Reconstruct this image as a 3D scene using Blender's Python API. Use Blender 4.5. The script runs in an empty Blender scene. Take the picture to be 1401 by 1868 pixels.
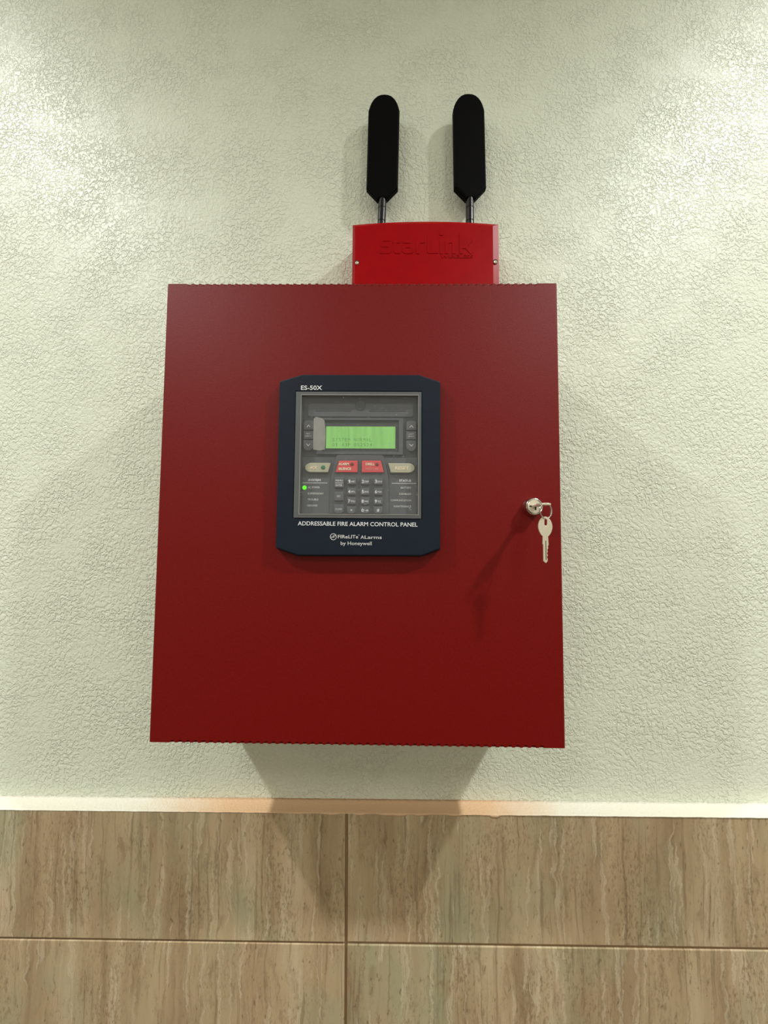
import bpy, bmesh, math, random
from mathutils import Vector, Matrix
C = bpy.context.scene
COL = C.collection
random.seed(4)

# ------------------------------------------------------------------ camera
cam_d = bpy.data.cameras.new('camera'); cam = bpy.data.objects.new('camera', cam_d); COL.objects.link(cam)
F_PX = 700.0
cam_d.sensor_fit = 'HORIZONTAL'; cam_d.sensor_width = 36.0; cam_d.lens = 36.0*F_PX/1401.0
cam_d.clip_start = 0.01
_yaw, _pitch, _roll = 0.01369918, 0.05582924, -0.00755573
_M = Matrix.Rotation(_yaw, 3, 'Z') @ Matrix.Rotation(_pitch, 3, 'X') @ Matrix.Rotation(_roll, 3, 'Y')
_R = _M @ Matrix(((1,0,0),(0,0,-1),(0,1,0)))
cam.matrix_world = Matrix.Translation((0.03244369, -0.53261917, 1.49426257)) @ _R.to_4x4()
C.camera = cam

# ------------------------------------------------------------------ world, lights, exposure
w = bpy.data.worlds.new('room_light'); C.world = w; w.use_nodes = True
bg = w.node_tree.nodes['Background']
bg.inputs[0].default_value = (1.0, 0.97, 0.86, 1); bg.inputs[1].default_value = 0.45

def downlight(name, loc, power, tilt=(0,0,0)):
    d = bpy.data.lights.new(name, 'SPOT'); o = bpy.data.objects.new(name, d); COL.objects.link(o)
    d.energy = power; d.spot_size = math.radians(142); d.spot_blend = 1.0; d.shadow_soft_size = 0.04
    d.color = (1.0, 1.0, 0.98); o.location = loc; o.rotation_euler = tilt
    return o
downlight('downlight_left', (-1.19, -0.75, 2.87), 138)
downlight('downlight_right', (1.11, -0.75, 2.86), 138)

def fill_panel(name, loc, power):  # unseen area lamps, added as fill for the shaded parts
    d = bpy.data.lights.new(name, 'AREA'); o = bpy.data.objects.new(name, d); COL.objects.link(o)
    d.shape = 'SQUARE'; d.size = 0.6; d.energy = power; d.color = (1.0, 0.985, 0.94); o.location = loc
fill_panel('fill_light_left', (-1.0, -1.9, 2.90), 12)
fill_panel('fill_light_right', (1.0, -1.9, 2.90), 12)

v = C.view_settings
v.view_transform = 'Standard'; v.look = 'None'; v.exposure = -0.12; v.gamma = 1.0; v.use_curve_mapping = False
C.cycles.use_denoising = True
C.cycles.max_bounces = 8

# ------------------------------------------------------------------ helpers
def lin(c):
    return tuple((x/255/12.92 if x/255 <= .04045 else ((x/255+.055)/1.055)**2.4) for x in c) + (1,)

class NT:
    def __init__(s, name):
        s.m = bpy.data.materials.new(name); s.m.use_nodes = True
        s.t = s.m.node_tree; s.b = s.t.nodes['Principled BSDF']
    def n(s, typ, **kw):
        nd = s.t.nodes.new(typ)
        for k, val in kw.items(): setattr(nd, k, val)
        return nd
    def link(s, a, b): s.t.links.new(a, b)
    def coord(s): return s.n('ShaderNodeTexCoord').outputs['Object']
    def mapping(s, vec, scale, loc=(0,0,0)):
        m = s.n('ShaderNodeMapping'); m.inputs['Scale'].default_value = scale; m.inputs['Location'].default_value = loc
        s.link(vec, m.inputs['Vector']); return m.outputs[0]
    def noise(s, vec, scale, detail=2, rough=.5, dist=0):
        t = s.n('ShaderNodeTexNoise'); t.inputs['Scale'].default_value = scale; t.inputs['Detail'].default_value = detail
        t.inputs['Roughness'].default_value = rough; t.inputs['Distortion'].default_value = dist
        s.link(vec, t.inputs['Vector']); return t.outputs['Fac']
    def ramp(s, fac, stops, interp='LINEAR'):
        r = s.n('ShaderNodeValToRGB'); r.color_ramp.interpolation = interp
        e = r.color_ramp.elements
        while len(e) < len(stops): e.new(.5)
        for el, (p, c) in zip(e, stops):
            el.position = p; el.color = c if len(c) == 4 else tuple(c)+(1,)
        s.link(fac, r.inputs[0]); return r.outputs[0]
    def mix(s, fac, a, b, mode='MIX'):
        m = s.n('ShaderNodeMix', data_type='RGBA', blend_type=mode)
        for sock, val in ((m.inputs[0], fac), (m.inputs[6], a), (m.inputs[7], b)):
            if hasattr(val, 'is_linked') or hasattr(val, 'links'): s.link(val, sock)
            else: sock.default_value = val
        return m.outputs[2]
    def math(s, op, a, b=0.0, clamp=False):
        m = s.n('ShaderNodeMath', operation=op, use_clamp=clamp)
        for sock, val in ((m.inputs[0], a), (m.inputs[1], b)):
            if hasattr(val, 'links'): s.link(val, sock)
            else: sock.default_value = val
        return m.outputs[0]
    def bump(s, h, dist, strength=1.0):
        b = s.n('ShaderNodeBump'); b.inputs['Distance'].default_value = dist; b.inputs['Strength'].default_value = strength
        s.link(h, b.inputs['Height']); s.link(b.outputs[0], s.b.inputs['Normal'])
    def set(s, color=None, rough=None, metal=None, spec=None, coat=None):
        if color is not None: s.b.inputs['Base Color'].default_value = color
        if rough is not None: s.b.inputs['Roughness'].default_value = rough
        if metal is not None: s.b.inputs['Metallic'].default_value = metal
        if spec is not None: s.b.inputs['Specular IOR Level'].default_value = spec
        return s

def plain(name, rgb, rough=.5, metal=0, spec=.5, grain=0, gscale=900, tint=.06):
    """a plain finish with a faint procedural mottling and optional fine grain"""
    k = NT(name); k.set(lin(rgb), rough, metal, spec)
    co = k.coord()
    a = lin(rgb); dk = tuple(x*(1-tint) for x in a[:3])+(1,); lt = tuple(min(1, x*(1+tint)) for x in a[:3])+(1,)
    k.link(k.ramp(k.noise(co, 60, 3), [(.3, dk), (.7, lt)]), k.b.inputs['Base Color'])
    if grain: k.bump(k.noise(co, gscale, 2), grain)
    return k.m

B0, B1 = (0,0,0,1), (1,1,1,1)
M = {}
# painted textured plaster
k = NT('wall_paint'); co = k.coord()
k.set(rough=.42, spec=.4)
col = k.ramp(k.noise(co, 2.2, 3), [(.3, lin((221,228,208))), (.7, lin((228,233,214)))])
k.link(col, k.b.inputs['Base Color'])
big = k.noise(co, 205, 2.5, .55, .7)
plate = k.ramp(big, [(.40, B0), (.56, B1)], 'EASE')
mask = k.ramp(k.noise(co, 14, 3, .6), [(.34, (.3,.3,.3,1)), (.62, B1)])
fine = k.noise(co, 420, 2)
h = k.math('ADD', k.math('MULTIPLY', plate, mask), k.math('MULTIPLY', fine, .25))
k.bump(h, .0009, .9)
M['wall'] = k.m

# travertine-look tile
def tile_mat(name, shift):
    k = NT(name); k.set(rough=.42, spec=.4)
    ob = k.n('ShaderNodeObjectInfo')
    vadd = k.n('ShaderNodeVectorMath', operation='MULTIPLY_ADD')
    cv = k.n('ShaderNodeCombineXYZ')
    for i in range(3): k.link(ob.outputs['Random'], cv.inputs[i])
    vadd.inputs[1].default_value = (9.7, 3.1, 5.3)
    k.link(cv.outputs[0], vadd.inputs[0]); k.link(k.coord(), vadd.inputs[2])
    co = vadd.outputs[0]
    wob = k.n('ShaderNodeVectorMath', operation='MULTIPLY_ADD')
    tn = k.n('ShaderNodeTexNoise'); tn.inputs['Scale'].default_value = 14; tn.inputs['Detail'].default_value = 3
    k.link(co, tn.inputs['Vector']); k.link(tn.outputs['Color'], wob.inputs[0]); wob.inputs[1].default_value = (.012, 0, .0); k.link(co, wob.inputs[2])
    cw = wob.outputs[0]
    wob2 = k.n('ShaderNodeVectorMath', operation='MULTIPLY_ADD')
    tn2 = k.n('ShaderNodeTexNoise'); tn2.inputs['Scale'].default_value = 45; tn2.inputs['Detail'].default_value = 4; tn2.inputs['Roughness'].default_value = .65
    k.link(co, tn2.inputs['Vector']); k.link(tn2.outputs['Color'], wob2.inputs[0]); wob2.inputs[1].default_value = (.016, 0, .03); k.link(cw, wob2.inputs[2])
    cw2 = wob2.outputs[0]
    n1 = k.noise(k.mapping(cw, (24, 4, 2.2)), 1.0, 4, .6)
    base = k.ramp(n1, [(.28, lin((150,127,97))), (.44, lin((176,154,120))), (.56, lin((190,169,134))), (.72, lin((206,188,155)))])
    n3 = k.noise(k.mapping(co, (9, 4, 5), (3,1,2)), 1.0, 3, .6)
    base = k.mix(k.ramp(n3, [(.50, B0), (.66, (.7,.7,.7,1))]), base, lin((160,164,132)))
    n4 = k.noise(k.mapping(co, (11, 4, 3.5), (7,2,9)), 1.0, 3, .6)
    base = k.mix(k.ramp(n4, [(.52, B0), (.70, (.5,.5,.5,1))]), base, lin((190,160,126)))
    n2 = k.noise(k.mapping(cw2, (130, 4, 22)), 1.0, 6, .75)
    base = k.mix(k.ramp(n2, [(.52, B0), (.70, (.55,.55,.55,1))]), base, lin((118,96,70)))
    n5 = k.noise(k.mapping(cw2, (95, 4, 5), (1,4,1)), 1.0, 3, .6)
    base = k.mix(k.ramp(n5, [(.57, B0), (.62, (.42,.42,.42,1)), (.66, (.12,.12,.12,1))]), base, lin((226,212,184)))
    spk = k.noise(k.mapping(cw, (420, 10, 150)), 1.0, 3, .6)
    spm = k.ramp(k.noise(k.mapping(co, (16, 4, 8), (2,2,2)), 1.0, 3), [(.42, B0), (.64, B1)])
    base = k.mix(k.math('MULTIPLY', k.ramp(spk, [(.36, (.55,.55,.55,1)), (.48, B0)]), spm), base, lin((118,96,70)))
    thin = k.noise(k.mapping(cw, (210, 4, 5), (5,2,7)), 1.0, 4, .65)
    base = k.mix(k.ramp(thin, [(.56, B0), (.66, (.45,.45,.45,1))]), base, lin((112,90,64)))
    pit = k.noise(k.mapping(cw, (260, 10, 90)), 1.0, 2, .5)
    base = k.mix(k.ramp(pit, [(.66, B0), (.74, (.6,.6,.6,1))]), base, lin((105,86,62)))
    k.link(base, k.b.inputs['Base Color'])
    k.bump(k.math('ADD', n2, k.math('MULTIPLY', n5, -.6)), .0005, .35)
    return k.m
M['tile'] = tile_mat('travertine_tile', 0)
M['grout'] = plain('brown_grout', (150,122,88), .8, grain=.0004, gscale=700)
# ledge: white towards the ends, blending to peach along the stretch below the cabinet
k = NT('ledge_paint'); co = k.coord(); k.set(rough=.5)
sx = k.n('ShaderNodeSeparateXYZ'); k.link(co, sx.inputs[0])
d = k.math('ABSOLUTE', k.math('ADD', sx.outputs[0], .01))
d = k.math('ADD', d, k.math('MULTIPLY', k.noise(co, 45, 4, .7), .10))
d = k.math('ADD', d, -.05)
k.link(k.ramp(d, [(.17, lin((226,188,146))), (.29, lin((233,231,214)))]), k.b.inputs['Base Color'])
k.bump(k.noise(co, 330, 3), .0012, .7)
M['ledge'] = k.m
# red powder coat
k = NT('red_powder_coat'); co = k.coord()
k.set(rough=.47, spec=.27)
k.link(k.ramp(k.noise(co, 500, 2), [(.3, lin((108,2,0))), (.7, lin((120,3,1)))]), k.b.inputs['Base Color'])
k.bump(k.noise(co, 620, 2), .0001, .7)
M['red'] = k.m
M['red_plastic'] = plain('red_plastic', (158,0,10), .34, spec=.13)
M['black'] = plain('black_plastic', (2,2,3), .6, spec=.06)
M['black_gloss'] = plain('black_gloss_plastic', (6,6,7), .3, spec=.4)
M['navy'] = plain('navy_faceplate', (24,33,46), .5, spec=.2)
M['frame'] = plain('grey_frame', (93,96,97), .4)
M['frame_lip'] = plain('grey_lip', (146,145,142), .35)
M['board'] = plain('keypad_charcoal', (90,92,96), .5, spec=.35, grain=.00008)
M['board_dark'] = plain('keypad_recess', (72,74,77), .55, spec=.3)
M['key_grey'] = plain('rubber_key_grey', (96,98,102), .5, spec=.35)
M['key_red'] = plain('rubber_key_red', (226,78,82), .5)
M['key_beige'] = plain('rubber_key_beige', (186,183,158), .5)
M['ink'] = plain('pale_ink', (226,229,231), .6)
M['ink_soft'] = plain('soft_ink', (206,208,208), .6)
M['ink_cream'] = plain('cream_ink', (240,226,196), .6)
M['ink_pink'] = plain('faded_ink', (240,170,160), .6)
M['led_green'] = plain('green_lens', (52,128,78), .3)
M['led_brown'] = plain('dark_red_lens', (120,34,34), .3)
M['chrome'] = plain('chrome', (214,210,204), .16, 1.0)
M['nickel'] = plain('nickel_key', (232,222,200), .36, .55, tint=.03)
M['nickel_dark'] = plain('nickel_groove_shade', (120,112,98), .5, .6)
M['dark'] = plain('slot_shade', (20,16,14), .6)  # near-black standing for shade inside the keyway and screw recesses
def emissive(name, rgb, strength):
    k = NT(name); k.set(B0, .4, spec=.2); co = k.coord()
    a = lin(rgb)
    c = k.ramp(k.noise(k.mapping(co, (260, 60, 20)), 1.0, 2), [(.3, tuple(x*.9 for x in a[:3])+(1,)), (.7, tuple(x*1.08 for x in a[:3])+(1,))])
    k.link(c, k.b.inputs['Emission Color']); k.b.inputs['Emission Strength'].default_value = strength
    return k.m
M['lcd'] = emissive('backlit_lcd', (146,208,112), .95)
M['lcd_ink'] = emissive('lcd_segments', (98,152,72), .95)
M['led_on'] = emissive('green_led', (96,255,10), 1.4)
def film(name, fac, rgb, dust):
    k = NT(name); co = k.coord(); k.set(lin(rgb), .3)
    tr = k.n('ShaderNodeBsdfTransparent'); mx = k.n('ShaderNodeMixShader')
    if dust:
        d = k.ramp(k.noise(co, 420, 2, .6), [(.69, (fac,)*3), (.74, (.6,)*3)])
        k.link(d, mx.inputs[0])
    else:
        d = k.ramp(k.noise(co, 90, 3, .6), [(.3, (fac*.85,)*3), (.7, (min(1, fac*1.15),)*3)])
        k.link(d, mx.inputs[0])
    k.link(tr.outputs[0], mx.inputs[1]); k.link(k.b.outputs[0], mx.inputs[2])
    k.link(mx.outputs[0], k.t.nodes['Material Output'].inputs[0])
    return k.m
M['pane'] = film('dusty_clear_plastic', .07, (170,172,170), True)
M['film'] = film('peeling_film', .48, (188,188,182), False)
M['floor'] = plain('floor_stone', (120,108,92), .5)
M['dado'] = plain('unseen_dado', (150,126,96), .5)
M['ceiling'] = plain('ceiling_paint', (226,226,216), .8)

def obj(name, bm, mat, parent=None, bevel=0, seg=2, smooth=False):
    """link a bmesh built in world coordinates (metres) as one mesh object"""
    me = bpy.data.meshes.new(name)
    bmesh.ops.recalc_face_normals(bm, faces=bm.faces)
    if smooth:
        for f in bm.faces: f.smooth = True
    root = parent
    while root is not None and root.parent is not None: root = root.parent
    if root is not None and root.type == 'EMPTY':
        bm.transform(Matrix.Translation(-root.location))
    bm.to_mesh(me); bm.free()
    me.materials.append(mat)
    o = bpy.data.objects.new(name, me); COL.objects.link(o)
    if parent is not None: o.parent = parent
    if bevel:
        b = o.modifiers.new('bevel', 'BEVEL'); b.width = bevel; b.segments = seg; b.limit_method = 'ANGLE'; b.angle_limit = math.radians(35)
        b.harden_normals = False
    return o

def thing(name, loc, label, cat, group=None):
    o = bpy.data.objects.new(name, None); COL.objects.link(o); o.location = loc; o.empty_display_size = .05
    o['label'] = label; o['category'] = cat
    if group: o['group'] = group
    return o

MM = .001
def P2(l): return [(x*MM, z*MM) for x, z in l]
def prism(outer, yf, yb, holes=(), bm=None, grow=0.0):
    """outline in the x-z plane (mm), front face at yf, back at yb (m); grow: scales the back outline about its centre (mm)"""
    bm = bm or bmesh.new()
    loops = [P2(outer)] + [P2(h) for h in holes]
    cx = sum(p[0] for p in loops[0])/len(loops[0]); cz = sum(p[1] for p in loops[0])/len(loops[0])
    fe, be = [], []
    for li, L in enumerate(loops):
        f = [bm.verts.new((x, yf, z)) for x, z in L]
        def g(x, z):
            if li or not grow: return x, z
            return x+math.copysign(grow*MM, x-cx), z+math.copysign(grow*MM, z-cz)
        b = [bm.verts.new((g(x,z)[0], yb, g(x,z)[1])) for x, z in L]
        n = len(L)
        for i in range(n):
            j = (i+1) % n
            fe.append(bm.edges.new((f[i], f[j]))); be.append(bm.edges.new((b[i], b[j])))
            bm.faces.new((f[i], f[j], b[j], b[i]))
        if not holes:
            bm.faces.new(f); bm.faces.new(b[::-1])
    if holes:
        bmesh.ops.triangle_fill(bm, edges=fe, use_beauty=True)
        bmesh.ops.triangle_fill(bm, edges=be, use_beauty=True)
    return bm
def rect(x0, z0, x1, z1): return [(x0,z0),(x1,z0),(x1,z1),(x0,z1)]
def rrect(x0, z0, x1, z1, r, n=5):
    pts = []
    for cx, cz, a in ((x1-r, z0+r, -90), (x1-r, z1-r, 0), (x0+r, z1-r, 90), (x0+r, z0+r, 180)):
        for i in range(n+1):
            t = math.radians(a+90*i/n); pts.append((cx+r*math.cos(t), cz+r*math.sin(t)))
    return pts
def box(bm, x0, x1, y0, y1, z0, z1):
    vs = [bm.verts.new((x, y, z)) for x in (x0,x1) for y in (y0,y1) for z in (z0,z1)]
    for q in ((0,1,3,2),(4,6,7,5),(0,4,5,1),(2,3,7,6),(0,2,6,4),(1,5,7,3)): bm.faces.new([vs[i] for i in q])
    return bm
def lathe(profile, cx, cz, seg=40, bm=None):
    """profile (radius mm, y m) turned about the y axis through cx, cz (mm)"""
    bm = bm or bmesh.new(); rings = []
    for r, y in profile:
        rings.append([bm.verts.new((cx*MM + r*MM*math.cos(2*math.pi*i/seg), y, cz*MM + r*MM*math.sin(2*math.pi*i/seg))) for i in range(seg)])
    for a, b in zip(rings, rings[1:]):
        for i in range(seg):
            j = (i+1) % seg; bm.faces.new((a[i], a[j], b[j], b[i]))
    bm.faces.new(rings[0]); bm.faces.new(rings[-1][::-1])
    return bm
def vlathe(profile, cx, cy, seg=28, bm=None, lean=0.0):
    """profile (radius mm, z mm) turned about the vertical axis"""
    bm = bm or bmesh.new(); rings = []
    z0 = profile[0][1]
    for r, z in profile:
        x = cx + lean*(z-z0)
        rings.append([bm.verts.new(((x + r*math.cos(2*math.pi*i/seg))*MM, cy + r*MM*math.sin(2*math.pi*i/seg), z*MM)) for i in range(seg)])
    for a, b in zip(rings, rings[1:]):
        for i in range(seg):
            j = (i+1) % seg; bm.faces.new((a[i], a[j], b[j], b[i]))
    bm.faces.new(rings[0][::-1]); bm.faces.new(rings[-1])
    return bm

def text_bm(s, x0, z0, x1, z1, y, thick=.00025, bold=.012, bm=None, mono=0):
    """lettering filling the box x0..x1, z0..z1 (mm) on the plane y, facing the room; z0..z1 is the cap height unless the word has descenders"""
    bm = bm or bmesh.new()
    cu = bpy.data.curves.new('lettering', 'FONT'); cu.body = s; cu.size = 1; cu.extrude = .02; cu.offset = bold; cu.resolution_u = 3
    o = bpy.data.objects.new('lettering', cu); COL.objects.link(o)
    bpy.context.view_layer.update()
    me = bpy.data.meshes.new_from_object(o.evaluated_get(bpy.context.evaluated_depsgraph_get()))
    bpy.data.objects.remove(o); bpy.data.curves.remove(cu)
    xs = [p.co.x for p in me.vertices]; ys = [p.co.y for p in me.vertices]
    ax, bx, ay, by = min(xs), max(xs), min(ys), max(ys)
    for p in me.vertices:
        X = x0+(p.co.x-ax)/(bx-ax)*(x1-x0); Z = z0+(p.co.y-ay)/(by-ay)*(z1-z0)
        p.co = (X*MM, y - thick*(p.co.z+.02)/.04, Z*MM)
    bm.from_mesh(me); bpy.data.meshes.remove(me)
    return bm

# ------------------------------------------------------------------ the setting
def struct(o): o['kind'] = 'structure'; return o
LEDGE = 1136.5; ROT = .0068                      # the tiling runs a hair out of level
def tilt(bm):
    for q in bm.verts:
        x, z = q.co.x, q.co.z
        q.co.z = z + ROT*x; q.co.x = x - ROT*(z - LEDGE*MM)
    return bm
wall = struct(obj('wall_back', box(bmesh.new(), -2.2, 2.2, 0, .1, 0, 2.92), M['wall']))
struct(obj('floor', box(bmesh.new(), -2.2, 2.2, -2.6, .1, -.1, 0), M['floor']))
struct(obj('ceiling', box(bmesh.new(), -2.2, 2.2, -2.6, .1, 2.92, 3.0), M['ceiling']))
struct(obj('wall_front', box(bmesh.new(), -2.2, 2.2, -2.7, -2.6, 1.14, 2.92), M['ceiling']))
struct(obj('trim_2', box(bmesh.new(), -2.2, 2.2, -2.72, -2.58, 0, 1.14), M['dado']))  # opposite dado, unseen; added with its wall to darken the lower door's reflections
# tiled dado: grout bed and the tiles on it
obj('grout', tilt(box(bmesh.new(), -2.15, 2.15, -.0185, -.0005, .02, 1.1355)), M['grout'], wall)
JX, JW, TW = -19.4, 3.4, 600
rows = [(980.6, LEDGE-.8), (677.5, 977.4), (374.3, 674.2), (71, 371)]
for z0, z1 in rows:
    for c in range(-3, 3):
        x0 = JX + c*(TW+JW) + JW/2; x1 = x0 + TW
        dy = random.uniform(-.0003, .0003); dz = random.uniform(-.3, .3)
        b = prism(rect(x0, z0+dz, x1, z1+dz*.3), -.021+dy, -.018)
        obj('tile', tilt(b), M['tile'], wall, bevel=.0009, seg=2)
# painted ledge on top of the tiling, with an uneven paint lip along the tile edge
bm = bmesh.new(); N = 420; prev = None
drips = [(163, 177, 4.5), (20, 60, 2.6), (66, 88, 2.0), (-52, -26, 1.8), (-10, 4, 3.0), (110, 132, 2.0), (-96, -60, 1.2)]
xs = [-2150] + [-700 + 1400*i/N for i in range(N+1)] + [2150]
for x in xs:
    d = .7 + .5*math.sin(x*.21) * math.sin(x*.083+1) + random.uniform(-.2, .25)
    for a, b_, dep in drips:
        if a < x < b_: d += dep*math.sin(math.pi*(x-a)/(b_-a))**.6 * random.uniform(.8, 1.1)
    d = max(.25, d)
    zw = LEDGE + 1.6 + random.uniform(-.2, .2); zt = LEDGE + .2
    ring = [bm.verts.new((x*MM, yy, zz*MM)) for yy, zz in ((0, zw+2.2), (-.0018, zw), (-.0195, zt+.35), (-.0212, zt), (-.0219, zt-.5), (-.0214, zt-d), (-.0206, zt-d), (0, zt-.4))]
    if prev:
        for a in range(len(ring)):
            c = (a+1) % len(ring); bm.faces.new((prev[a], prev[c], ring[c], ring[a]))
    else: bm.faces.new(ring)
    prev = ring
bm.faces.new(prev[::-1])
ledge = struct(obj('trim_1', tilt(bm), M['ledge'], smooth=True))
# thin run of paint down the upper left tile
bm = bmesh.new(); prev = None
for i in range(25):
    t = i/24; z = LEDGE - 1 - 86*t; x = -353.5 + .8*math.sin(t*7); r = 1.3*(1-.55*t)
    ring = [bm.verts.new(((x+r*a)*MM, -.0208-q*.0007, z*MM)) for a, q in ((-1,0),(-.5,.8),(0,1),(.5,.8),(1,0))]
    if prev:
        for a in range(4): bm.faces.new((prev[a], prev[a+1], ring[a+1], ring[a]))
    prev = ring
obj('paint_run', tilt(bm), M['tile'], ledge, smooth=True)

# ------------------------------------------------------------------ fire alarm cabinet
X0, X1, Z0, Z1 = -211.5, 211.5, 1280.0, 1764.2
YD = -.132
panel = thing('fire_alarm_panel', (0, 0, Z0*MM), 'large red steel fire alarm cabinet on the wall with navy keypad and green screen', 'alarm panel')
# back box: open-fronted shell
bm = bmesh.new(); t = 1.5
i0, i1, k0, k1 = X0+2, X1-2, Z0+1.8, Z1-1.8
box(bm, i0*MM, i1*MM, -.0015, -.0002, k0*MM, k1*MM)
box(bm, i0*MM, (i0+t)*MM, -.118, -.0002, k0*MM, k1*MM); box(bm, (i1-t)*MM, i1*MM, -.118, -.0002, k0*MM, k1*MM)
box(bm, i0*MM, i1*MM, -.118, -.0002, k0*MM, (k0+t)*MM); box(bm, i0*MM, i1*MM, -.118, -.0002, (k1-t)*MM, k1*MM)
obj('back_box', bm, M['red'], panel)
# door: front sheet with vent bites along both bends, rounded side bends, return flanges
NV, VX0, VX1 = 48, -187.2, 187.0
def bites(z_edge, sgn, depth, dirx):
    pts = []
    for i in range(NV):
        c = VX0 + (VX1-VX0)*i/(NV-1); h = 2.55
        for q in range(7):
            a = math.pi*q/6
            pts.append((c - h*math.cos(a) + .5*math.sin(a), z_edge - sgn*depth*math.sin(a)**.75 if 0 < q < 6 else z_edge))
    return pts
r = 2.5
ox0, ox1 = X0+r, X1-r
outline = [(ox0, Z0)] + bites(Z0, -1, 2.5, 1) + [(ox1, Z0), (ox1, Z1)] + bites(Z1, 1, 2.5, 1)[::-1] + [(ox0, Z1)]
fill = [(0,0)]
bm = bmesh.new()
def sheet(outline, to_co, thick_vec):
    a = [bm.verts.new(to_co(*p)) for p in outline]
    b = [bm.verts.new(Vector(to_co(*p)) + thick_vec) for p in outline]
    n = len(outline); fe = []; be = []
    for i in range(n):
        j = (i+1) % n
        fe.append(bm.edges.new((a[i], a[j]))); be.append(bm.edges.new((b[i], b[j])))
        bm.faces.new((a[i], a[j], b[j], b[i]))
    bmesh.ops.triangle_fill(bm, edges=fe, use_beauty=True); bmesh.ops.triangle_fill(bm, edges=be, use_beauty=True)
sheet(outline, lambda x, z: (x*MM, YD, z*MM), Vector((0, .0007, 0)))
FL = 28   # flange depth, mm
top = [(ox0, .75)] + bites(.75, -1, .6, 1) + [(ox1, .75), (ox1, FL), (ox0, FL)]
sheet(top, lambda x, d: (x*MM, YD+d*MM, Z1*MM), Vector((0, 0, -.0012)))
sheet(top, lambda x, d: (x*MM, YD+d*MM, Z0*MM), Vector((0, 0, .0012)))
for sx in (-1, 1):
    prof = []
    cx = (ox1 if sx > 0 else ox0)
    for q in range(7):
        a = math.pi/2*q/6; prof.append((cx + sx*r*math.sin(a), YD*1000 + r - r*math.cos(a)))
    prof.append((cx+sx*r, YD*1000+FL))
    inner = [(x - sx*(1.2 if i == len(prof)-1 or q else 0), y) for i, (x, y) in enumerate(prof)]
    inner = [(cx + sx*(r-1.2)*math.sin(math.pi/2*q/6), YD*1000 + r - (r-1.2)*math.cos(math.pi/2*q/6)) for q in range(7)] + [(cx+sx*(r-1.2), YD*1000+FL)]
    loop = prof + inner[::-1]
    lo = [bm.verts.new((x*MM, y*MM, Z0*MM)) for x, y in loop]; hi = [bm.verts.new((x*MM, y*MM, Z1*MM)) for x, y in loop]
    for i in range(len(loop)):
        j = (i+1) % len(loop); bm.faces.new((lo[i], lo[j], hi[j], hi[i]))
    bm.faces.new(lo[::-1]); bm.faces.new(hi)
door = obj('door', bm, M['red'], panel)

# ------------------------------------------------------------------ keypad faceplate
YP = -.141
octo = [(-83.2,1478.6),(-60.5,1471.2),(65.2,1471.8),(84.2,1479.0),(84.4,1652.3),(62.6,1659.6),(-59.6,1659.7),(-83.2,1652.4)]
WX0, WX1, WZ0, WZ1 = -65.7, 65.1, 1509.3, 1641.3
plate = obj('faceplate', prism(octo, YP, YD, [rect(WX0, WZ0, WX1, WZ1)[::-1]], grow=1.4), M['navy'], panel, bevel=.0012)
obj('lettering', text_bm('ES-50X', -60.6, 1643.1, -38.5, 1647.8, YP, bold=.012), M['ink'], plate)
bm = text_bm('ADDRESSABLE FIRE ALARM CONTROL PANEL', -61.0, 1501.6, 61.4, 1505.8, YP, bold=.010)
bmesh.ops.rotate(bm, verts=bm.verts, cent=(0, YP, 1.5037), matrix=Matrix.Rotation(.004, 3, 'Y'))
obj('lettering', bm, M['ink'], plate)
def ring_bm(cx, cz, ro, ri, y, th=.0003, seg=28, a0=0, a1=360, bm=None):
    bm = bm or bmesh.new()
    n = max(2, int(seg*(a1-a0)/360)); pts = []
    full = a1-a0 >= 359.9
    A = [math.radians(a0+(a1-a0)*i/n) for i in range(n+(0 if full else 1))]
    ring = [[bm.verts.new(((cx+rr*math.cos(a))*MM, yy, (cz+rr*math.sin(a))*MM)) for rr, yy in ((ro,y-th),(ri,y-th),(ri,y),(ro,y))] for a in A]
    m = len(ring)
    for i in range(m if full else m-1):
        j = (i+1) % m
        for q in range(4):
            e = (q+1) % 4; bm.faces.new((ring[i][q], ring[i][e], ring[j][e], ring[j][q]))
    return bm
bm = ring_bm(-24.4, 1490.5, 3.4, 2.8, YP)
ring_bm(-23.3, 1490.0, 2.2, 1.6, YP, a0=20, a1=200, bm=bm); ring_bm(-25.3, 1491.2, 1.9, 1.35, YP, a0=200, a1=390, bm=bm)
ring_bm(-24.2, 1490.4, 1.0, .45, YP, a0=-60, a1=200, bm=bm)
obj('logo', bm, M['ink_soft'], plate)
bm = text_bm('FIRe', -19.8, 1488.9, -9.6, 1492.4, YP, bold=.012)
text_bm('LITe', -9.0, 1488.9, 0.9, 1492.4, YP, bold=.012, bm=bm)
ring_bm(1.7, 1492.4, .55, .35, YP, bm=bm, seg=12)
text_bm('A', 3.4, 1488.7, 7.0, 1492.1, YP, bold=.012, bm=bm)
text_bm('Larms', 7.5, 1488.6, 25.0, 1492.0, YP, bold=.012, bm=bm)
obj('lettering', bm, M['ink_soft'], plate)
obj('lettering', text_bm('by Honeywell', -16.8, 1481.0, 14.8, 1485.8, YP, bold=.006), M['ink_soft'], plate)

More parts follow.
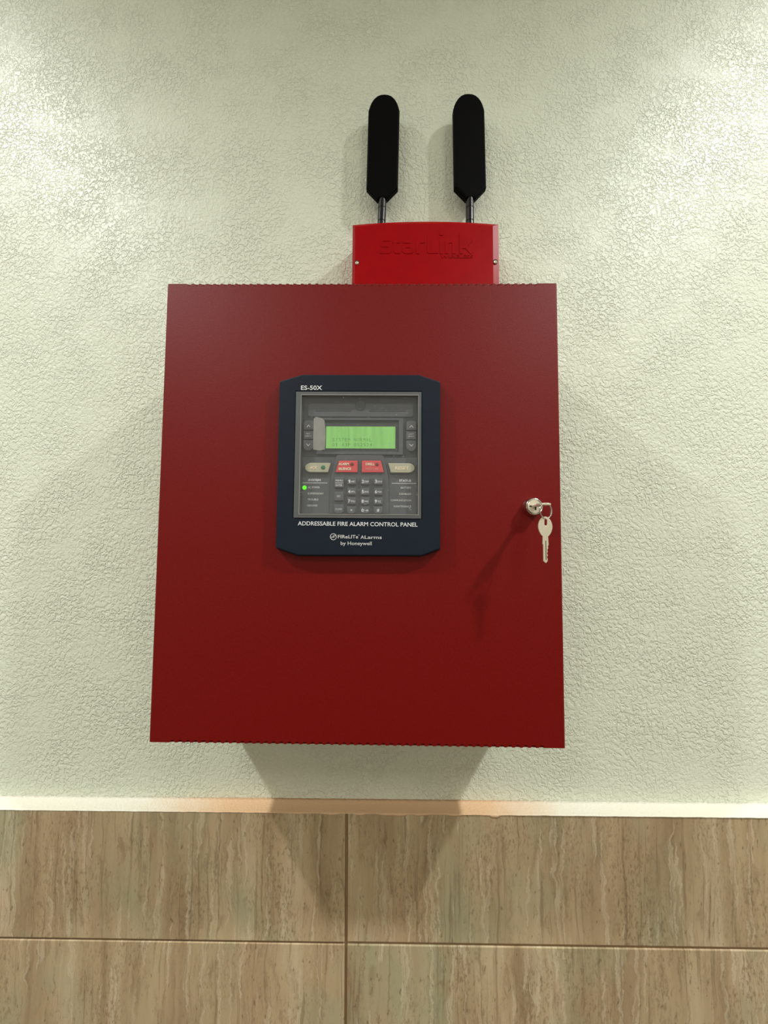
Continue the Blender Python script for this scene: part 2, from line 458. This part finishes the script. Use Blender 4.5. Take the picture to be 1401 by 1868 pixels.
# window frame and its clear pane
IX0, IX1, IZ0, IZ1 = -59.6, 61.7, 1513.6, 1637.3
YB = -.1345
fr = obj('window_frame', prism(rect(WX0+.1, WZ0+.1, WX1-.1, WZ1-.1), -.1418, -.1325, [rect(IX0, IZ0, IX1, IZ1)[::-1]]), M['frame'], panel, bevel=.0006)
obj('frame_lip', prism(rect(IX0-.7, IZ0-.7, IX1+.7, IZ1+.7), -.1421, -.1408, [rect(IX0, IZ0, IX1, IZ1)[::-1]]), M['frame_lip'], fr)
obj('window_pane', prism(rect(IX0+.05, IZ0+.05, IX1-.05, IZ1-.05), -.1412, -.1404), M['pane'], fr)
obj('protective_film', prism([(-46.8,1612.8),(-44.5,1615.2),(-38,1613.2),(-35.6,1611),(-34.2,1599),(-34.6,1580.8),(-40,1579.6),(-46.8,1580.6),(-47.0,1594)], -.1404, -.1401), M['film'], fr)

# keypad board
board = obj('keypad_board', prism(rect(-64, 1511, 64, 1640), YB, -.1322), M['board_dark'], panel)
obj('keypad_rib', prism(rrect(-54, 1616.5, 57, 1630.5, 2), YB-.0010, YB+.0003, bm=None), M['board'], panel, bevel=.0005)
bm = prism(rrect(-46, 1622.3, -8, 1624.6, .6), YB-.0013, YB); prism(rrect(10.5, 1622.3, 49, 1624.6, .6), YB-.0013, YB, bm=bm)
obj('keypad_groove_shade', bm, M['board_dark'], panel, bevel=.0003)  # raised darker bars; the groove shade is put into their colour
obj('sounder_port', lathe([(5.0, YB-.0018),(5.4, YB-.0015),(5.4, YB)], 1.4, 1628.6, 28), M['board_dark'], panel)
# screen surround
obj('screen_surround', prism([(-44,1576.3),(-44,1612),(-41.5,1615.4),(46,1615.4),(46.5,1612),(46.5,1576.3)], YB-.0016, YB, [rect(-38.5, 1579.2, 41.8, 1612.6)[::-1]]), M['board'], panel, bevel=.0006)
lcd = obj('lcd_screen', prism(rect(-34.5, 1583.1, 38.3, 1606.3), YB-.0008, YB+.0002), M['lcd'], panel)
def mono_text(s, x0, z0, pitch, wd, ht, y):
    bm = bmesh.new()
    for i, ch in enumerate(s):
        if ch == ' ': continue
        wch = .28 if ch in ':' else (.35 if ch in '1I' else 1.0)
        x = x0 + i*pitch + wd*(1-wch)/2
        text_bm(ch, x, z0 + (.3*ht*.3 if ch == ':' else 0), x+wd*wch, z0+ht*(.8 if ch == ':' else 1), y, thick=.00005, bold=.0, bm=bm)
    return bm
obj('screen_text', mono_text('SYSTEM NORMAL', -27.6, 1590.5, 3.22, 2.35, 3.5, YB-.0008), M['lcd_ink'], lcd)
obj('screen_text', mono_text('01:43P 052524', -27.6, 1585.1, 3.25, 2.35, 3.5, YB-.0008), M['lcd_ink'], lcd)
# raised middle plate of the lower keypad
obj('lower_panel', prism(rect(-59.4, 1513.7, 61.5, 1573.4), YB-.0006, YB), M['board'], panel, bevel=.0004)
obj('center_plate', prism([(-29.5,1513.8),(-28.5,1553),(-23.3,1574.6),(-21.5,1575.8),(24.2,1575.9),(26,1574.8),(31.2,1553),(31.8,1513.8)], YB-.0018, YB, bm=None), M['board'], panel, bevel=.0006)
YK = YB-.0018
# event arrow keys, left and right
def chevron(cx, cz, up, y):
    bm = bmesh.new(); s = 1 if up else -1; wd, ht, t = 4.0, 2.5, .75
    pts = [(cx-wd/2, cz-s*ht/2), (cx, cz+s*ht/2), (cx+wd/2, cz-s*ht/2), (cx+wd/2-t*.7, cz-s*(ht/2+t*.75)), (cx, cz+s*(ht/2-t*1.3)), (cx-wd/2+t*.7, cz-s*(ht/2+t*.75))]
    return prism(pts, y-.0002, y)
for x0, x1, words in ((-58.2, -47.2, ('FIRST','EVENT')), (49.8, 60.2, ('LAST','EVENT'))):
    c = (x0+x1)/2
    for cz, up, top_, bot in ((1606.4, True, 1612.2, 1602.2), (1585.8, False, 1591.3, 1580.0)):
        n = 2.2
        o_ = [(x0, bot), (x1, bot), (x1, top_-n), (x1-n, top_), (x0+n, top_), (x0, top_-n)] if up else [(x0+3.4, bot), (x1-3.4, bot), (x1-.8, bot+2.2), (x1, bot+4.6), (x1, top_), (x0, top_), (x0, bot+4.6), (x0+.8, bot+2.2)]
        kk = obj('arrow_key', prism(o_, YB-.0026, YB), M['key_grey'], panel, bevel=.0006)
        obj('legend', chevron(c, cz, up, YB-.0026), M['ink'], kk)
    kk = obj('event_key', prism(rect(x0, 1592.2, x1, 1600.9), YB-.0026, YB), M['key_grey'], panel, bevel=.0006)
    bm = text_bm(words[0], c-2.4, 1597.2, c+2.4, 1598.7, YB-.0026, bold=.01); text_bm(words[1], c-2.9, 1594.6, c+2.9, 1596.2, YB-.0026, bold=.01, bm=bm)
    obj('legend', bm, M['ink_soft'], kk)
# acknowledge / alarm silence / drill / reset
def half_stadium(xr, xs_top, xs_bot, z0, z1, flip):
    """left end rounded, right end slanted (mirrored if flip)"""
    pts = [(xs_bot, z0), (xs_top, z1)]
    R = (z1-z0)/2
    for q in range(9):
        a = math.pi/2 + math.pi*q/8
        pts.append(((xr+R*1.25) + R*1.25*math.cos(a), (z0+z1)/2 + R*math.sin(a)))
    return pts
def wide_key(name, out, mat):
    cx = sum(p[0] for p in out)/len(out); cz = sum(p[1] for p in out)/len(out)
    big_ = [(cx+(x-cx)*1.0+math.copysign(.9, x-cx), z+math.copysign(.9, z-cz)) for x, z in out]
    obj('key_well', prism(big_, YK-.0001, YB), M['board_dark'], panel)
    return obj(name, prism(out, YK-.0016, YB), mat, panel, bevel=.0006)
ack = wide_key('acknowledge_key', half_stadium(-55.7, -28.8, -31.6, 1557.2, 1567.1, False), M['key_beige'])
obj('legend', text_bm('ACK', -50.3, 1560.5, -42.7, 1563.6, YK-.0016, bold=.035), M['ink_cream'], ack)
obj('lens', lathe([(1.5, YK-.0022),(2.2, YK-.0019),(2.3, YK-.0014)], -36.6, 1562.4, 20), M['led_green'], ack)
res = wide_key('reset_key', [(x, z) for x, z in [(33.9,1557.2),(30.9,1567.2)] + [((58.5-6.2)+6.2*math.cos(math.pi/2-math.pi*q/8), 1562.2+5.0*math.sin(math.pi/2-math.pi*q/8)) for q in range(9)]], M['key_beige'])
obj('legend', text_bm('RESET', 38.2, 1560.2, 52.4, 1563.6, YK-.0016, bold=.035), M['ink_cream'], res)
sil = wide_key('alarm_silence_key', [(-23.8,1557.3),(-.8,1557.2),(-.8,1569.6),(-20.2,1569.5)], M['key_red'])
bm = text_bm('ALARM', -20.6, 1564.7, -10.0, 1567.3, YK-.0016, bold=.04); text_bm('SILENCE', -20.6, 1559.6, -7.4, 1562.3, YK-.0016, bold=.04, bm=bm)
obj('legend', bm, M['ink_cream'], sil)
obj('lens', lathe([(1.3, YK-.0021),(1.9, YK-.0018),(2.0, YK-.0014)], -6.6, 1565.8, 20), M['led_brown'], sil)
dr = wide_key('drill_key', [(3.6,1557.2),(26.5,1557.4),(23.4,1569.8),(3.6,1569.7)], M['key_red'])
obj('legend', text_bm('DRILL', 7.6, 1564.7, 16.8, 1567.3, YK-.0016, bold=.04), M['ink_cream'], dr)
obj('legend', text_bm('HOLD 2 SEC', 7.6, 1559.8, 21.0, 1562.1, YK-.0016, bold=.006), M['ink_pink'], dr)
obj('lens', lathe([(1.2, YK-.0021),(1.8, YK-.0018),(1.9, YK-.0014)], 19.4, 1565.8, 20), M['led_brown'], dr)
# number keys
zs = [1547.8, 1537.1, 1527.2, 1517.9]; xs_ = [-6.6, 7.4, 21.0]
legends = [['1ABC','2DEF','3GHI'], ['4JKL','5MNO','6PQR'], ['7STU','8VWX','9YZ'], ['*','0/-@','#']]
for rI, z in enumerate(zs):
    for cI, x in enumerate(xs_):
        hgt = 3.9
        o_ = rect(x-4.4, z-3.3, x+4.4, z+hgt)
        if rI == 3: o_ = [(x-4.4, z+hgt), (x-4.4, z-1.6), (x-2.6, z-3.6), (x+2.6, z-3.6), (x+4.4, z-1.6), (x+4.4, z+hgt)]
        kk = obj('number_key', prism(o_, YK-.0022, YB, grow=.25), M['key_grey'], panel, bevel=.0006)
        s = legends[rI][cI]; y = YK-.0022
        if s[0] == '1':
            bm = prism([(x-2.9, z-1.6), (x-1.4, z-1.6), (x-1.4, z+1.7), (x-2.5, z+1.7), (x-3.5, z+1.0), (x-3.5, z+.3), (x-2.9, z+.6)], y-.00025, y)
            text_bm(s[1:], x-.8, z-1.1, x+3.6, z+.8, y, bold=.02, bm=bm)
        elif len(s) > 1:
            bm = text_bm(s[0], x-3.6, z-1.6, x-1.2, z+1.8, y, bold=.03)
            text_bm(s[1:], x-.8, z-1.1, x+3.6 if len(s) == 4 else x+2.6, z+.8, y, bold=.02, bm=bm)
        elif s == '*': bm = text_bm(s, x-1.1, z-1.0, x+1.1, z+1.2, y, bold=.012)
        else: bm = text_bm(s, x-1.3, z-1.6, x+1.3, z+1.7, y, bold=.025)
        obj('legend', bm, M['ink'], kk)
for name, z, half, words in (('menu_key', 1546.6, 5.4, ('MENU','ENTER')), ('escape_key', 1532.2, 4.6, ('ESC',)), ('clear_key', 1518.9, 4.6, ('CLEAR',))):
    x = -19.7
    o_ = rect(x-4.9, z-half, x+4.9, z+half)
    if name == 'clear_key': o_ = [(x-4.9, z+half), (x-4.9, z-half+2), (x-2.8, z-half), (x+2.8, z-half), (x+4.9, z-half+2), (x+4.9, z+half)]
    kk = obj(name, prism(o_, YK-.0022, YB, grow=.25), M['key_grey'], panel, bevel=.0006); y = YK-.0022
    if len(words) == 2:
        bm = text_bm(words[0], x-3.9, z+1.0, x+3.9, z+2.9, y, bold=.012); text_bm(words[1], x-3.4, z-3.9, x+3.4, z-2.0, y, bold=.01, bm=bm)
        prism(rect(x-4.0, z-.75, x+4.0, z-.25), y-.0002, y, bm=bm)
    else:
        hw = 1.8 if words[0] == 'ESC' else 3.4
        bm = text_bm(words[0], x-hw, z-1.0, x+hw, z+1.0, y, bold=.008)
    obj('legend', bm, M['ink' if name == 'menu_key' else 'ink_soft'], kk)
# status columns
YL = YB-.0006
def plain_text(s, x0, z0, x1, z1, bold, mat): return obj('lettering', text_bm(s, x0, z0, x1, z1, YL, bold=bold), M[mat], board)
plain_text('SYSTEM', -52.4, 1548.2, -39.4, 1550.5, .035, 'ink'); plain_text('STATUS', 42.5, 1548.0, 55.0, 1550.4, .035, 'ink')
for s, x0, x1, z in (('AC POWER',-52.6,-40.2,1540.6),('SUPERVISORY',-52.8,-36.0,1534.2),('TROUBLE',-52.8,-41.4,1527.9),('GROUND',-53.0,-42.4,1521.7),
                     ('BATTERY',44.2,55.1,1540.8),('DISABLED',42.8,55.1,1534.3),('COMMUNICATION',33.8,55.1,1527.6),('MAINTENANCE',37.0,55.1,1521.3)):
    plain_text(s, x0, z, x1, z+2.1, .016, 'ink_soft')
for x0, x1 in ((-58.3,-32.4),(34.9,60.5)):
    obj('rule', prism(rect(x0, 1546.15, x1, 1546.7), YL-.0002, YL), M['ink'], board)
obj('power_led', lathe([(1.2, YL-.0012),(1.9, YL-.0009),(2.2, YL-.0002),(2.2, YL)], -56.2, 1541.4, 24), M['led_on'], board)

# lock in the door
lk = obj('lock_cylinder', lathe([(7.4, YD-.0066),(7.5, YD-.0084),(8.0, YD-.0089),(8.5, YD-.0086),(8.9, YD-.0074),(9.1, YD-.0034),(9.6, YD-.0024),(9.8, YD-.0014),(9.8, YD)], 180.3, 1522.8, 64), M['chrome'], panel, smooth=False)
for f in lk.data.polygons: f.use_smooth = True
lk.data.set_sharp_from_angle(angle=math.radians(40))
obj('lock_plug', lathe([(6.5, YD-.0090),(6.8, YD-.0087),(6.8, YD-.0060)], 180.3, 1522.8, 40), M['nickel'], lk)
bm = prism(rrect(175.0, 1522.3, 184.6, 1523.8, .6), YD-.0091, YD-.0084)
prism(rrect(180.4, 1519.2, 182.2, 1522.6, .6), YD-.0091, YD-.0084, bm=bm)
obj('keyway', bm, M['dark'], lk)  # dark inlay on the plug face; the slot's shade is its colour

# ------------------------------------------------------------------ keys on a ring
def ell(cx, cz, a, b, n=28): return [(cx+a*math.cos(2*math.pi*i/n), cz+b*math.sin(2*math.pi*i/n)) for i in range(n)]
def key_outline(cx, top, bow_w, bow_h, blade_w, tip):
    """bow above, notched blade below"""
    bz = top - bow_h/2; pts = []
    a0 = math.asin(min(1, (blade_w/2)/(bow_w/2)))
    n = 30
    for i in range(n+1):
        a = -math.pi/2 + a0 + (2*math.pi-2*a0)*i/n
        # pear shape: narrower towards the blade
        zz = math.sin(a); wd = bow_w/2*(1-.12*max(0, -zz))
        pts.append((cx+wd*math.cos(a), bz+bow_h/2*zz))
    L = cx-blade_w/2; R_ = cx+blade_w/2
    z = bz - bow_h/2
    ll = z - tip
    right = [(R_, z-ll*.30), (R_-.7, z-ll*.34), (R_-.4, z-ll*.42), (R_-1.3, z-ll*.48), (R_-.9, z-ll*.56), (R_-1.7, z-ll*.62), (R_-.8, z-ll*.69), (R_-1.8, z-ll*.76), (R_-1.0, z-ll*.85), (R_-1.3, z-ll*.93)]
    left = [(L, z-ll*.27), (L+.6, z-ll*.29), (L+.6, z-ll*.92)]
    return pts + left + [(cx-.1, tip)] + right[::-1]
hk = thing('hanging_key', (.1806, -.166, 1.4674), 'loose nickel key hanging point down from the ring', 'key')
bm = prism(key_outline(180.5, 1511.3, 13.4, 19.6, 5.6, 1467.4), -.1668, -.1652, [rrect(179.7, 1502.8, 182.3, 1509.0, 1.2)[::-1]])
blade = obj('key_body', bm, M['nickel'], hk, bevel=.0002)
obj('key_groove_shade', prism(rect(180.2, 1470.5, 181.1, 1488.5), -.16685, -.1665), M['nickel_dark'], hk)  # darker strip laid on the blade, painting the shade of its groove
ik = thing('inserted_key', (.1805, YD-.009, 1.5228), 'nickel key pushed into the round door lock, seen edge on', 'key')
def flat_key():
    """lies level, blade in the keyway, bow towards the room"""
    bm = bmesh.new(); o_ = []
    x, y0 = 179.9, -YD*1000+9.2
    pts = [(x-2.6, y0-.4), (x+2.6, y0-.4), (x+2.6, y0+8)]
    for i in range(17):
        a = -math.pi*.35 + math.pi*1.7*i/16
        pts.append((x+1.0+6.2*math.cos(a), y0+18.5+8.5*math.sin(a)+2.2))
    pts.append((x-2.6, y0+8))
    th = 1.0
    hole = ell(x+2.2, y0+24.5, 1.7, 2.3, 14)[::-1]
    prism([(a, 1523.8) for a in ()] or [(a, b) for a, b in pts], 0, .0019, [hole], bm=bm)
    # prism() built it in x-z: lay it down, z -> -y
    for q in bm.verts:
        yy, zz = q.co.y, q.co.z
        q.co = (q.co.x, -zz, 1.5222 + yy)
    return bm
obj('key_body', flat_key(), M['nickel'], ik, bevel=.0003)
kr = thing('key_ring', (.1812, -.166, 1.5167), 'thin round metal split ring joining the two keys', 'key ring')
bm = bmesh.new(); n1_, n2_, RR, rr = 56, 8, 7.3, .62; rings = []
ang = math.radians(24)
for i in range(n1_):
    a = 2*math.pi*i/n1_; ring = []
    for j in range(n2_):
        b_ = 2*math.pi*j/n2_
        lx = (RR+rr*math.cos(b_))*math.cos(a); lz = (RR+rr*math.cos(b_))*math.sin(a); ly = rr*1.3*math.sin(b_)
        ring.append(bm.verts.new(((181.3+lx*math.cos(ang)-ly*math.sin(ang))*MM, -.166+(lx*math.sin(ang)+ly*math.cos(ang))*MM, (1516.9+lz)*MM)))
    rings.append(ring)
for i in range(n1_):
    for j in range(n2_):
        bm.faces.new((rings[i][j], rings[(i+1) % n1_][j], rings[(i+1) % n1_][(j+1) % n2_], rings[i][(j+1) % n2_]))
obj('ring', bm, M['chrome'], kr, smooth=True)

# ------------------------------------------------------------------ cellular communicator with two antennas
com = thing('cellular_communicator', (.078, 0, 1.766), 'glossy red plastic communicator box with two black antennas, on top of the cabinet', 'communicator')
def top_z(x, base, rise=4.6): return base + rise*(1-((x-78)/97)**2)
def com_loop(x0, x1, z0, base, y, rise=4.6, n=16):
    return [(x0, z0), (x1, z0)] + [(x1+(x0-x1)*i/n, top_z(x1+(x0-x1)*i/n, base, rise)) for i in range(n+1)], y
bm = bmesh.new(); prev = None
for x0, x1, z0, base, y in ((-15.0, 166.4, 1767, 1898.6, -.0472), (-15.7, 167.0, 1766.5, 1899.4, -.0470), (-18.4, 174.2, 1766, 1903.2, -.0450), (-18.8, 174.6, 1766, 1903.7, -.0440), (-18.9, 174.7, 1766, 1903.9, -.0004)):
    L, yy = com_loop(x0, x1, z0, base, y)
    ring = [bm.verts.new((a*MM, yy, b_*MM)) for a, b_ in L]
    if prev:
        for i in range(len(ring)):
            j = (i+1) % len(ring); bm.faces.new((prev[i], prev[j], ring[j], ring[i]))
    else: bm.faces.new(ring)
    prev = ring
bm.faces.new(prev[::-1])
cover = obj('cover', bm, M['red_plastic'], com)
obj('latch_tab', vlathe([(4.2, 1906.5), (4.0, 1911.6), (2.8, 1912.6)], 86.5, -.036, 20), M['red_plastic'], cover)
def stroke_word(words, x0, z0, sx, sz, y, wd, th, bm=None):
    """heavy rounded strokes: each polyline is in drawing units, wd in mm"""
    bm = bm or bmesh.new()
    k_ = 0
    for line in words:
        pts = [(x0+px*sx, z0+pz*sz) for px, pz in line]
        for (ax, az), (bx, bz) in zip(pts, pts[1:]):
            k_ += 1; L = math.hypot(bx-ax, bz-az) or 1; ux, uz = (bx-ax)/L, (bz-az)/L; h = wd/2; e = h*.35
            prism([(ax-ux*e-uz*h, az-uz*e+ux*h), (ax-ux*e+uz*h, az-uz*e-ux*h), (bx+ux*e+uz*h, bz+uz*e-ux*h), (bx+ux*e-uz*h, bz+uz*e+ux*h)], y-th-k_*.000004, y+.0002, bm=bm)
    return bm
STAR = [[(222,176),(122,176),(108,162),(108,118),(122,104),(204,104),(218,90),(218,38),(204,24),(104,24)],
        [(282,195),(282,40),(298,24),(338,24)], [(258,152),(336,152)],
        [(392,152),(482,152),(498,138),(498,24)], [(498,92),(412,92),(396,78),(396,38),(410,24),(498,24)],
        [(572,8),(572,152)], [(572,128),(600,152),(655,152)],
        [(712,236),(712,24),(822,24)], [(872,8),(872,165)], [(872,232),(872,250)],
        [(942,8),(942,152)], [(942,130),(970,152),(1015,152),(1030,136),(1030,8)],
        [(1122,8),(1122,245)], [(1122,84),(1170,84),(1255,168)], [(1178,92),(1255,12)]]
bm = stroke_word([[(px-85, pz-8) for px, pz in l] for l in STAR], 17.1, 1862.4, .1033, .112, -.0472, 4.0, .0004)
obj('raised_lettering', bm, M['red_plastic'], cover)
obj('raised_lettering', text_bm('WIRELESS', 97.2, 1855.6, 140.2, 1860.2, -.0472, thick=.0004, bold=.012), M['red_plastic'], cover)
for x, z in ((-12.3, 1849.2), (169.2, 1850.2)):
    sc = obj('screw', lathe([(.8, -.0474), (.9, -.0481), (1.7, -.0484), (2.3, -.0476), (2.4, -.0440)], x, z, 24), M['nickel'], cover)
    obj('screw_well_shade', lathe([(3.1, -.04735), (3.1, -.0435)], x, z+.8, 24), M['dark'], cover)  # flat dark disc in place of a recess, its shade put into the colour
for bc, tc, mx in ((19.4, 21.3, 18.1), (141.9, 140.2, 142.0)):
    half = [(22.1, 1974.6), (22.0, 2089.0), (20.8, 2093.6), (19.3, 2098.4), (17.2, 2102.8), (14.2, 2107.0), (10.2, 2110.6), (5.4, 2112.7)]
    L = [(6.2, 1957.5)] + half + [(0, 2113.2)] + [(-a, b_) for a, b_ in half[::-1]] + [(-6.2, 1957.5)]
    def lean(a, z): return (bc + (tc-bc)*(z-1972)/120 + a, z)
    bm = bmesh.new(); prev = None
    for s_, y in ((.90, -.0262), (.97, -.0250), (1.0, -.0235), (1.0, -.0180), (.95, -.0162)):
        ring = []
        for a, z in L:
            zz = 2045 + (z-2045)*(1-(1-s_)*.35)
            q = lean(a*s_, zz); ring.append(bm.verts.new((q[0]*MM, y, q[1]*MM)))
        if prev:
            for i in range(len(ring)):
                j = (i+1) % len(ring); bm.faces.new((prev[i], prev[j], ring[j], ring[i]))
        else: bm.faces.new(ring)
        prev = ring
    bm.faces.new(prev[::-1])
    an = obj('antenna', bm, M['black'], com)
    lead = (bc-mx)/40
    obj('antenna_mast', vlathe([(5.2, 1902), (5.6, 1903), (5.7, 1926.2), (5.2, 1926.9), (5.2, 1927.6), (5.7, 1928.2), (5.7, 1945.6), (5.3, 1946.2), (5.3, 1946.7), (5.7, 1947.2), (5.5, 1964), (4.6, 1967)], mx, -.0205, 28, lean=lead), M['black_gloss'], an, smooth=False)
